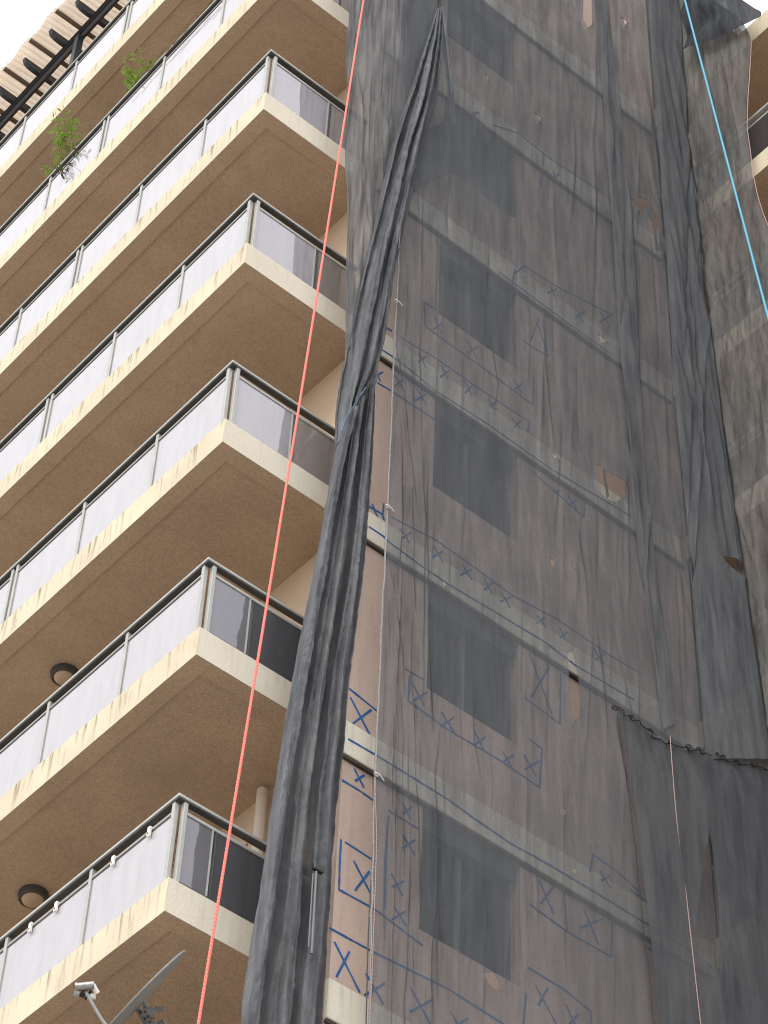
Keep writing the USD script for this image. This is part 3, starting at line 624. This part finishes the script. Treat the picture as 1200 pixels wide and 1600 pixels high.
# scrap of doubled net beside the upper window
s9 = T('safety_net', 'ragged dark scrap of net beside the upper window, behind the twisted roll', 'safety net')
V, F = sheet([(640, 190, 752, 178), (640, 225, 790, 232), (640, 262, 803, 300), (636, 300, 806, 345)], 90, 80, -.10, 51, fold=.03, crinkle=.015,
             holes=[[(620, 320), (672, 285), (710, 268), (735, 285), (760, 310), (790, 335), (830, 350), (830, 400), (620, 400)], [(630, 170), (670, 200), (700, 188), (720, 192), (742, 184), (700, 150)], [(742, 180), (760, 205), (800, 240), (830, 250), (830, 150)]])
part(s9, 'net_cloth', (V, F), M['net_dense'], True)

# upper-left net that hangs past the corner of the building
YL = -0.40
pl = lambda u, v, y=YL: onplane(u, v, 1, y)
s5 = T('safety_net', 'streaky grey net hanging past the building corner left of the twisted roll', 'safety net')
rows5 = [(546, -130, 705, -130), (543, 0, 690, 0), (541, 100, 672, 100), (540, 200, 652, 200), (539, 300, 630, 300), (538, 400, 612, 400), (538, 500, 600, 500), (536, 590, 587, 590), (533, 645, 560, 640), (531, 675, 545, 662)]
V, F = sheet(rows5, 360, 110, 0, 61, nrm=(0, -1, 0), place=pl, billow=.05, fold=.06, fx=6, fz=.3, crinkle=.01, lines=rand_creases(60, 545, 660, -80, 520, 15, lean=-.06, amp=(.015, .04)))
part(s5, 'net_cloth', (V, F), M['net_left'], True)

# pleated bundles
def bundle(rows, nr, nc, pleats, depth, seed, y=YL - .08, bulge=.1, twist=0.0):
    P, q, t = rows_to_grid(rows, nr, nc, lambda u, v: onplane(u, v, 1, y(v) if callable(y) else y))
    r = np.random.default_rng(seed); qn = (q / q[-1])[:, None]
    ph = t[None] * pleats * 2 * np.pi + 1.3 * np.sin(qn * 3 + t[None] * 4) + twist * qn
    wid = np.linalg.norm(P[:, -1] - P[:, 0], axis=1)[:, None]
    T2, Q2 = np.repeat(t[None], nr, 0), np.repeat(q[:, None], nc, 1)
    def fb(a, b, o, sd): return meshkit.fbm(np.stack([T2 * a, Q2 * b, np.full(T2.shape, sd * 1.9)], -1).reshape(-1, 3), o, sd).reshape(nr, nc)
    # pleats of unequal width that wander, merge and die out, like cloth gathered by hand
    warp = pleats * (T2 + .16 * fb(2.2, .35, 2, seed) + .05 * fb(5, .8, 2, seed + 1)) + twist * qn / 6.3
    amp = np.clip(.75 + .9 * fb(pleats * 1.1, .30, 2, seed + 2), .15, 1.5)
    fr = warp - np.floor(warp); prof = np.where(fr < .68, np.sin(fr / .68 * np.pi / 2), np.cos((fr - .68) / .32 * np.pi / 2))
    w2 = pleats * 2.7 * (T2 + .10 * fb(4, .7, 2, seed + 3)); fr2 = np.abs((w2 - np.floor(w2)) * 2 - 1)
    sc = np.minimum(1, wid / .35)
    slant = meshkit.fbm(np.stack([T2 * wid * 9 + Q2 * 3.0, Q2 * 6 - T2 * wid * 5, np.full(T2.shape, 9.0)], -1).reshape(-1, 3), 4, seed + 8).reshape(nr, nc)
    fine = meshkit.fbm(np.stack([T2 * wid * 26 + Q2 * 4, Q2 * 13, np.full(T2.shape, 4.0)], -1).reshape(-1, 3), 3, seed + 12).reshape(nr, nc)
    d = depth * wid * amp * (prof - .5) + depth * .28 * wid * fr2 * np.clip(fb(3, .5, 2, seed + 4) + .5, 0, 1) + depth * wid * .9 * fb(2, .25, 2, seed + 5) + .046 * slant * sc + .016 * fine * sc + bulge * wid * np.sqrt(np.clip(1 - (2 * t[None] - 1) ** 2, 0, 1))
    d = d - d.mean(axis=1, keepdims=True) + .02
    edge = .016 * meshkit.fbm(np.stack([Q2 * 1.6, np.full(T2.shape, seed * 1.0), T2 * 0], -1).reshape(-1, 3), 3, seed + 6).reshape(nr, nc) * sc
    P[..., 0] += edge
    P = P.copy(); P[..., 1] -= d; P[..., 0] += .22 * d * np.cos(warp * 6.28) - .18 * (d - .02)
    return P.reshape(-1, 3), grid_faces(nr, nc)
s6 = T('net_roll', 'twisted roll of grey netting falling from its tie-point to the knot', 'safety net')
rows6 = [(682, 14, 688, 14), (666, 60, 690, 60), (650, 110, 687, 110), (632, 165, 680, 165), (616, 215, 668, 215), (602, 270, 655, 270), (588, 330, 638, 330), (572, 400, 622, 400), (558, 470, 610, 470), (546, 530, 600, 530), (539, 590, 588, 575), (533, 645, 566, 612), (530, 690, 545, 660)]
V, F = bundle(rows6, 420, 90, 3.2, .22, 71, y=lambda v: -.60 + .10 * min(1, max(0, v) / 640), bulge=.28, twist=2.0)
part(s6, 'net_cloth', (V, F), M['net_folded'], True)
rows6b = [(685, 14, 691, 14), (690, 60, 698, 60), (697, 110, 703, 110), (702, 160, 709, 160), (706, 200, 712, 200)]
V, F = bundle(rows6b, 80, 16, 1.0, .3, 73, y=-.58, bulge=.3)
part(s6, 'side_fold', (V, F), M['net_folded'], True)
part(s6, 'tie_cord', strip_cord([onplane(689, -140, 1, -.61), onplane(688, -40, 1, -.61), onplane(686, 18, 1, -.61)], .012, .002), M['cord_black'], True)
s7 = T('net_bundle', 'gathered dark curtain of netting with deep pleats hanging below the knot', 'safety net')
rows7 = [(533, 668, 588, 588), (523, 706, 586, 650), (515, 745, 583, 710), (506, 790, 579, 770), (490, 880, 572, 860), (470, 980, 560, 960), (452, 1080, 548, 1060), (435, 1180, 538, 1160), (420, 1280, 527, 1260), (405, 1400, 518, 1390), (391, 1500, 510, 1490), (378, 1600, 503, 1600), (362, 1730, 494, 1730)]
V, F = bundle(rows7, 900, 220, 3.1, .24, 83, y=YL - .03, bulge=.10)
part(s7, 'net_cloth', (V, F), M['net_folded'], True)
kn = [onplane(u, v, 1, YL - .20) for u, v in [(572, 606), (560, 622), (549, 640), (540, 655), (533, 674)]]
part(s7, 'tie_cord', strip_cord(kn, .007, .004, per=30), M['cord_blue'], True, label='blue cord knotted round the gathered net')
# metal rods with a clamp behind the lower bundle
rod = T('clamp_rod', 'pale pair of rods with black clamp showing beside the pleated bundle', 'rod')
part(rod, 'rod', cat([tube([onplane(494, 1362, 1, YL - .25), onplane(487, 1490, 1, YL - .25)], .012, 8), tube([onplane(489, 1365, 1, YL - .24), onplane(482, 1480, 1, YL - .24)], .007, 8)]), M['frame_grey'], True)
c0 = onplane(498, 1357, 1, YL - .25)
part(rod, 'clamp', bx(c0[0] - .06, c0[0] + .05, c0[1] - .02, c0[1] + .03, c0[2] - .035, c0[2] + .035, .008), M['black'])

# net over the wing
XN = 6.23
pw = lambda u, v: onplane(u, v, 0, XN)
s8 = T('safety_net', 'crumpled brownish net stretched over the wing balconies at right', 'safety net')
WE = [(1090, -60), (1118, 0), (1146, 22), (1166, 42), (1175, 62), (1171, 120), (1168, 175), (1167, 200), (1172, 235), (1178, 280), (1190, 325), (1203, 360), (1240, 460), (1300, 700), (1330, 1000), (1360, 1400), (1390, 1700)]
rows8 = [(at_v(REDGE, v) + 1, v, u, v) for u, v in WE]
wl = rand_creases(60, 1080, 1230, -30, 1200, 21, amp=(.008, .03), lean=-.3, lmin=60, lmax=220)
V, F = sheet(rows8, 620, 150, 0, 91, nrm=(-1, 0, 0), place=pw, billow=.10, fold=.06, fx=5, fz=1.6, crinkle=.045, lines=wl)
part(s8, 'net_cloth', (V, F), M['net_wing'], True)
part(s8, 'edge_cord', strip_cord([onplane(u, v, 0, XN - .02) for u, v in WE[4:14]], .007, .003), M['rope_pink'], True, label='pink edge cord')
s8b = T('net_gather', 'dark bunched folds of netting pulled to a point on the wing roof edge', 'safety net')
rows8b = [(1062, -80, 1090, -70), (1064, -30, 1150, -8), (1066, 10, 1178, 12), (1068, 44, 1189, 19), (1072, 84, 1188, 26)]
P, q, t = rows_to_grid(rows8b, 120, 110, lambda u, v: onplane(u, v, 0, XN - .20))
rr = np.random.default_rng(5); ang = (q / q[-1])[:, None] * 26 + 3 * np.sin(t[None] * 3)
d = (.055 * np.sin(ang) + .03 * np.sin(ang * .47 + 1)) * np.clip(1.05 - 1.3 * t[None], 0, 1)
P[..., 0] -= d + .03 * meshkit.fbm(P.reshape(-1, 3) * 6, 3, 5).reshape(d.shape) * (1 - t[None])
part(s8b, 'net_cloth', (P.reshape(-1, 3), grid_faces(120, 110)), M['net_black'], True)

# ------------------------------------------------------------------ ropes
def rope(name, label, pts, r, m):
    t = T(name, label, 'rope'); part(t, 'strand', strip_cord(pts, r, 0.0, 10, per=4), m, True); return t
a, b = onplane(568, 0, 1, -1.05), onplane(310, 1600, 1, -1.9); d = b - a
rope('rope', 'taut salmon red rope slanting down in front of the balconies', [a - d * .5, a, a + d * .5 + np.array([.012, 0, 0]), b, b + d * (-15.75 - b[2]) / d[2]], .0120, M['rope_red'])
a, b = onplane(1070, 0, 0, 5.75), onplane(1200, 495, 0, 5.7); d = b - a
rope('rope', 'taut sky blue rope slanting down across the wing net', [a - d * .3, a, b, b + d * (-15.75 - b[2]) / d[2]], .0145, M['rope_blue'])
pts = [on_net(u, v, .17) for u, v in [(1047, 1150), (1052, 1220), (1058, 1290), (1070, 1380), (1078, 1450), (1088, 1540), (1096, 1610), (1110, 1740)]]
rope('rope', 'thin faded pink cord hanging down over the dark lower net patch', pts, .0048, M['rope_pink'])
pts = [on_net(u, v, .03) for u, v in [(585, 1225), (588, 1330), (585, 1420), (582, 1500), (577, 1610), (572, 1740)]]
rope('rope', 'thin pink cord along the bottom of the net left edge', pts, .0048, M['rope_pink'])
pts = [onplane(u, v, 1, -.48) for u, v in [(583, 1215), (582, 1330), (576, 1450), (572, 1600), (568, 1740)]]
rope('rope', 'thin dark grey line hanging in front of the blue boxed marks', pts, .006, M['alu_dark'])

# ------------------------------------------------------------------ ceiling lamps
for (u, v, zc, lab) in [(52, 1400, 3 - .3336, 'round bulkhead lamp on the soffit above the lowest visible balcony'), (101, 1054, 6 - .3336, 'round bulkhead lamp on the soffit one storey higher, half hidden by the rail')]:
    c = onplane(u, v, 2, zc - .03); c = np.array([c[0], c[1], zc])
    t = T('ceiling_lamp', lab, 'ceiling lamp', c, 'bulkhead lamps on the balcony soffits')
    ring = trimesh.creation.revolve(np.array([[.118, -.004], [.152, -.004], [.158, -.02], [.150, -.075], [.135, -.085], [.118, -.08], [.118, -.004]]), sections=40)
    ring.apply_translation(c); ring.fix_normals(); part(t, 'rim', ring, M['alu_dark'], 40)
    dome_ = trimesh.creation.revolve(np.array([[0, -.005], [.117, -.005], [.117, -.075], [.10, -.105], [.06, -.125], [0, -.13]]), sections=40)
    dome_.apply_translation(c); dome_.fix_normals(); part(t, 'diffuser', dome_, M['lampglass'], 40)

# ------------------------------------------------------------------ clips on the lowest railing
for (u, v, lab) in [(50, 1446, 'white clip on the lowest railing, leftmost of the four'), (91, 1409, 'white clip on the lowest railing, just left of the middle post'),
                    (180, 1337, 'white clip on the lowest railing, just right of the middle post'), (237, 1287, 'white clip on the lowest railing, nearest the corner')]:
    p = onplane(u, v, 0, .03); y = p[1]; z = .80
    t = T('rail_clip', lab, 'clip', (0.045, y, z), 'white clips on the lowest railing')
    part(t, 'hook', cat([bx(.006, .084, y - .018, y + .018, z + .0185, z + .032), bx(.006, .026, y - .02, y + .02, z - .075, z + .0183), bx(.066, .084, y - .018, y + .018, z - .04, z + .0183)]), M['white'])
    part(t, 'screw', tube([[.004, y, z - .045], [-.006, y, z - .045]], .009, 8), M['metal'])

# laundry at the corner of the lowest balcony
t = T('drying_rack', 'white wire drying rack in the corner gap of the lowest balcony', 'drying rack', (.45, .5, 0))
part(t, 'rail', cat([tube([[.16, .18 + k * .14, .62 - .0 * k], [1.0, .18 + k * .14, .62]], .008, 6) for k in range(5)] + [tube([[.16, .15, .62], [.16, .8, .62]], .01, 6), tube([[1.0, .15, .62], [1.0, .8, .62]], .01, 6)]), M['white'])
for (x, y) in ((.18, .17), (.98, .17), (.18, .78), (.98, .78)):
    part(t, 'leg', tube([[x, y, .0], [1.16 - x, y, .615]], .009, 6), M['white'])
t = T('cloth', 'blue grey cloth hanging in the corner gap of the lowest balcony', 'cloth')
xs = np.linspace(.17, .42, 24); zz = np.linspace(.92, .63, 14)
Pc = np.array([[[x, .20 + .02 * math.sin(k * .9 + j * .1), z_ - .02 * math.sin(k * .5)] for k, x in enumerate(xs)] for j, z_ in enumerate(zz)])
part(t, 'fabric', (Pc.reshape(-1, 3), grid_faces(14, 24)), M['cloth_blue'], True)
part(t, 'peg', bx(.2, .215, .185, .235, .89, .95), M['white']); part(t, 'peg', bx(.37, .385, .185, .235, .89, .95), M['white'])

# ------------------------------------------------------------------ satellite dish on the railing below
ez = np.array([0, 0, 1.0])
A, B = onplane(263, 1507, 0, -.42), onplane(176, 1612, 0, -.20)     # upper rim, lower rim (seen almost edge on)
cen = (A + B) / 2; ax_u = (A - B); Rd = np.linalg.norm(ax_u) / 2; ax_u /= np.linalg.norm(ax_u)
view = cen - CAM; view /= np.linalg.norm(view)
nrm_img = np.cross(ax_u, view); nrm_img /= np.linalg.norm(nrm_img)       # across the line of sight: rim seen edge on
if proj(cen + nrm_img * .3)[0][0] > proj(cen)[0][0]: nrm_img = -nrm_img  # concave side to the left, towards the feed
dn = nrm_img * .998 + view * .15; dn -= ax_u * (dn @ ax_u); dn /= np.linalg.norm(dn); ax_v = np.cross(dn, ax_u)
dish = T('satellite_dish', 'grey satellite dish seen almost edge on below the lowest balcony', 'satellite dish')
rr_ = np.linspace(0, 1, 9); aa = np.linspace(0, 2 * np.pi, 49)[:-1]; V = []
def dp(r, a, off): return cen + Rd * r * (np.cos(a) * ax_u + .92 * np.sin(a) * ax_v) + dn * (0.05 * Rd * (r * r - 1) + off)
for off in (0.010, -0.010):
    for r in rr_[1:]: V += [dp(r, a, off) for a in aa]
    V.append(dp(0, 0, off))
V = np.array(V); n_ = 8 * 48 + 1; F = []
for s_ in (0, 1):
    o = s_ * n_
    for k in range(7):
        for j in range(48): F.append([o + k * 48 + j, o + k * 48 + (j + 1) % 48, o + (k + 1) * 48 + (j + 1) % 48, o + (k + 1) * 48 + j])
    for j in range(48): F.append([o + 8 * 48, o + j, o + (j + 1) % 48, o + (j + 1) % 48])
for j in range(48): F.append([7 * 48 + j, 7 * 48 + (j + 1) % 48, n_ + 7 * 48 + (j + 1) % 48, n_ + 7 * 48 + j])
dm = trimesh.Trimesh(*[V, np.vstack([[f[:3] for f in F], [[f[0], f[2], f[3]] for f in F if f[2] != f[3]]])], process=False); dm.fix_normals()
part(dish, 'reflector', dm, M['dishgrey'], 40)
rim = tube(np.array([dp(1, a, 0) for a in np.r_[aa, aa[:1]]]), .011, 6); part(dish, 'rim', rim, M['dishgrey'], True)
bk = cen - dn * .10 - ax_u * .05
tn = cen + dn * .62 + ax_u * .0
L0 = onplane(133, 1548, 0, -.35); L0 = L0
foot = onplane(190, 1625, 0, -.15)
arm = [foot, foot * .6 + L0 * .4 + np.array([0, 0, -.05]), L0 * .82 + foot * .18 + np.array([0, 0, -.02]), L0]
part(dish, 'feed_arm', strip_cord(arm, .015, 0, 8, per=30), M['dishgrey'], True)
def cyl(p, q, r, n=16): return tube([p, q], r, n)
la = RM[0]; lb = -RM[1]
part(dish, 'feed_horn', cat([cyl(L0 - la * .06 + lb * .03, L0 + la * .075 + lb * .045, .034), cyl(L0 - la * .06 + lb * .03, L0 - la * .075 + lb * .028, .04), cyl(L0 - la * .05 - lb * .03, L0 - la * .09 - lb * .015, .040)]), M['metal'], 40)
part(dish, 'feed_cap', cat([cyl(L0 + la * .06 + lb * .05, L0 + la * .10 - lb * .02, .022), cyl(L0 + la * .02 - lb * .05, L0 + la * .085 - lb * .045, .026)]), M['white'], 40)
part(dish, 'feed_clamp', cat([cyl(L0 - la * .03 - lb * .05, L0 + la * .02 + lb * .06, .02), cyl(L0 - lb * .07, L0 + la * .05, .012)]), M['black'], 40)
bc = onplane(232, 1590, 0, -.18)
brk = []
for k in range(14):
    o = la * random.uniform(-.08, .08) + lb * random.uniform(-.18, .07); brk.append(bar(bc + o, bc + o + la * random.uniform(.03, .07) + lb * random.uniform(-.06, .09), .02, .035))
brk += [bar(cen + ax_u * k_, bc + lb * (.03 + k_), .03, .03) for k_ in (-.10, .02)]
brk += [cyl(bc + lb * .05 - la * .05, bc + lb * .03 + la * .06, .045, 12), cyl(bc - lb * .5, bc + lb * .03, .028, 12)]
part(dish, 'bracket', cat(brk), M['dishgrey'], 30)
part(dish, 'bolt', cat([cyl(bc + la * (.02 * k - .03) + lb * (.05 - .04 * k), bc + la * (.02 * k - .02) + lb * (.055 - .04 * k) - RM[2] * .06, .010, 8) for k in range(4)]), M['black'])
part(dish, 'mast', tube([[-.03, bc[1], -2.10], [-.03 + (bc[0] + .03) * .8, bc[1], -2.02], bc - lb * .1], .022, 10), M['metal'], True)

# ------------------------------------------------------------------ plants on the upper balconies
def plant(label, cx, cy, z0, h, spread, nb, nl, seed, leaf='leaf', droop=.3, dy=0):
    r = np.random.default_rng(seed); t = T('balcony_plant', label, 'plant', (cx, cy, 15.0))
    pot = trimesh.creation.revolve(np.array([[0, 0.002], [.11, 0.002], [.15, .26], [.165, .26], [.165, .30], [.14, .30], [.13, .25], [0, .25]]), sections=24)
    pot.fix_normals(); pot.apply_translation([cx + .22, cy, 15.0]); part(t, 'pot', pot, M['terracotta'], 40)
    st, lv = [], []
    base = np.array([cx + .22, cy, 15.25])
    for b in range(nb):
        tip = np.array([cx + r.uniform(-.55, .15) * spread, cy + dy + r.uniform(-1, 1) * spread * .75, z0 + h * r.uniform(.35, 1)])
        mid = (base + tip) / 2 + np.array([.1, 0, .25]) + r.normal(0, .05, 3)
        s = np.linspace(0, 1, 14)[:, None]; c = base * (1 - s) ** 2 + 2 * mid * s * (1 - s) + tip * s ** 2
        c[:, 2] -= droop * .15 * s[:, 0] ** 4
        st.append(tube(c, np.linspace(.009, .003, 14), 5))
        for k in range(nl):
            s_ = r.uniform(.62, 1.0); p = c[int(s_ * 13)] + r.normal(0, .03, 3)
            d = r.normal(0, 1, 3); d[2] *= .5; d /= np.linalg.norm(d); w = np.cross(d, r.normal(0, 1, 3)); w /= np.linalg.norm(w)
            L = r.uniform(.06, .13); W = L * .2
            lv.append((np.array([p, p + d * L * .5 + w * W, p + d * L - [0, 0, .012], p + d * L * .5 - w * W]), np.array([[0, 1, 2], [0, 2, 3]])))
    part(t, 'stem', cat(st), M['stem'], True)
    Vv = np.vstack([a for a, _ in lv]); Ff = np.vstack([f + 4 * k for k, (_, f) in enumerate(lv)])
    part(t, 'foliage', (Vv, Ff), M[leaf], kind='stuff')
    return t
plant('feathery light green shrub spilling over the railing near the left edge of the photograph', 0.02, 5.15, 16.05, 1.05, .50, 11, 26, 3)
plant('smaller light green plant leaning over the same railing nearer the building corner', 0.02, 3.33, 16.0, .85, .40, 8, 22, 5)
plant('dark straggly plant hanging in front of the white glass below the feathery shrub', -0.02, 4.75, 15.35, .55, .26, 6, 9, 9, 'leaf_dry', 1.0)
# dry vine stems trailing over the rail
t = T('dry_vine', 'bare dry vine trailing over the rail between the two green plants and the corner', 'vine')
vn = []
for k in range(5):
    y0 = 1.0 + .25 * k; L = .7 + .2 * k
    yy = np.linspace(y0, y0 + L, 18); r = np.random.default_rng(k)
    vn.append(tube(np.stack([-.02 - .03 * np.abs(np.sin(yy * 3 + k)), yy, 15.98 - .12 * np.abs(np.sin(yy * 2.3 + k)) + .05 * r.normal(size=18).cumsum() * .3], 1), .005, 5))
part(t, 'stem', cat(vn), M['stem'], True)

# ------------------------------------------------------------------ pergola on the roof terrace
pg = T('pergola', 'navy steel pergola with cream corrugated roof on the top terrace', 'pergola', (.1, 5, 18))
ZP = 20.43
ys = np.linspace(2.0, 11.6, 1153)
def corr(x, y): return ZP + 0.028 * math.sin(y * 2 * math.pi / .10) + (x + .4) * .06
xsr = [-.34, .4, 1.1, 1.9]
n_ = len(ys); V = np.array([[x - (.02 * math.sin(y * 9) if x < 0 else 0), y, corr(x, y)] for x in xsr for y in ys])
F = [[a * n_ + k, a * n_ + k + 1, a * n_ + n_ + k + 1, a * n_ + n_ + k] for a in range(3) for k in range(n_ - 1)]
part(pg, 'roof_sheet', (V, np.array(F)), M['sheet'], 50)
part(pg, 'beam', cat([bx(.09, .22, 2.0, 11.6, 20.13, 20.145), bx(.145, .165, 2.0, 11.6, 20.145, 20.22), bx(.09, .22, 2.0, 11.6, 20.22, 20.235)]), M['navy'])
part(pg, 'beam_flange', bx(.135, .175, 2.0, 11.6, 20.11, 20.1295), M['navy_light'])
for k, y in enumerate(np.arange(2.5, 11.5, .69)):
    prof = Polygon([(-.20, .15), (-.17, .06), (-.10, .015), (0, 0), (1.9, 0), (1.9, .13), (-.19, .13 + .02)])
    rf = trimesh.creation.extrude_polygon(prof, .075, engine='earcut'); v = rf.vertices.copy()
    rf.vertices = np.stack([v[:, 0], y + v[:, 2] - .04, 20.237 + v[:, 1]], 1); rf.fix_normals()
    part(pg, 'rafter', rf, M['navy'])
    part(pg, 'batten', bx(-.33, 1.9, y + .31, y + .37, 20.345, 20.392), M['batten'])
for y in (2.6, 5.6, 8.6, 11.4): part(pg, 'post', bx(.10, .20, y - .05, y + .05, 18.0005, 20.128), M['navy'])
part(pg, 'back_wall', bx(1.55, 1.685, 2.0, 11.6, 18.001, 20.24), M['beige'])

print('done', sum(1 for _ in stage.Traverse()))
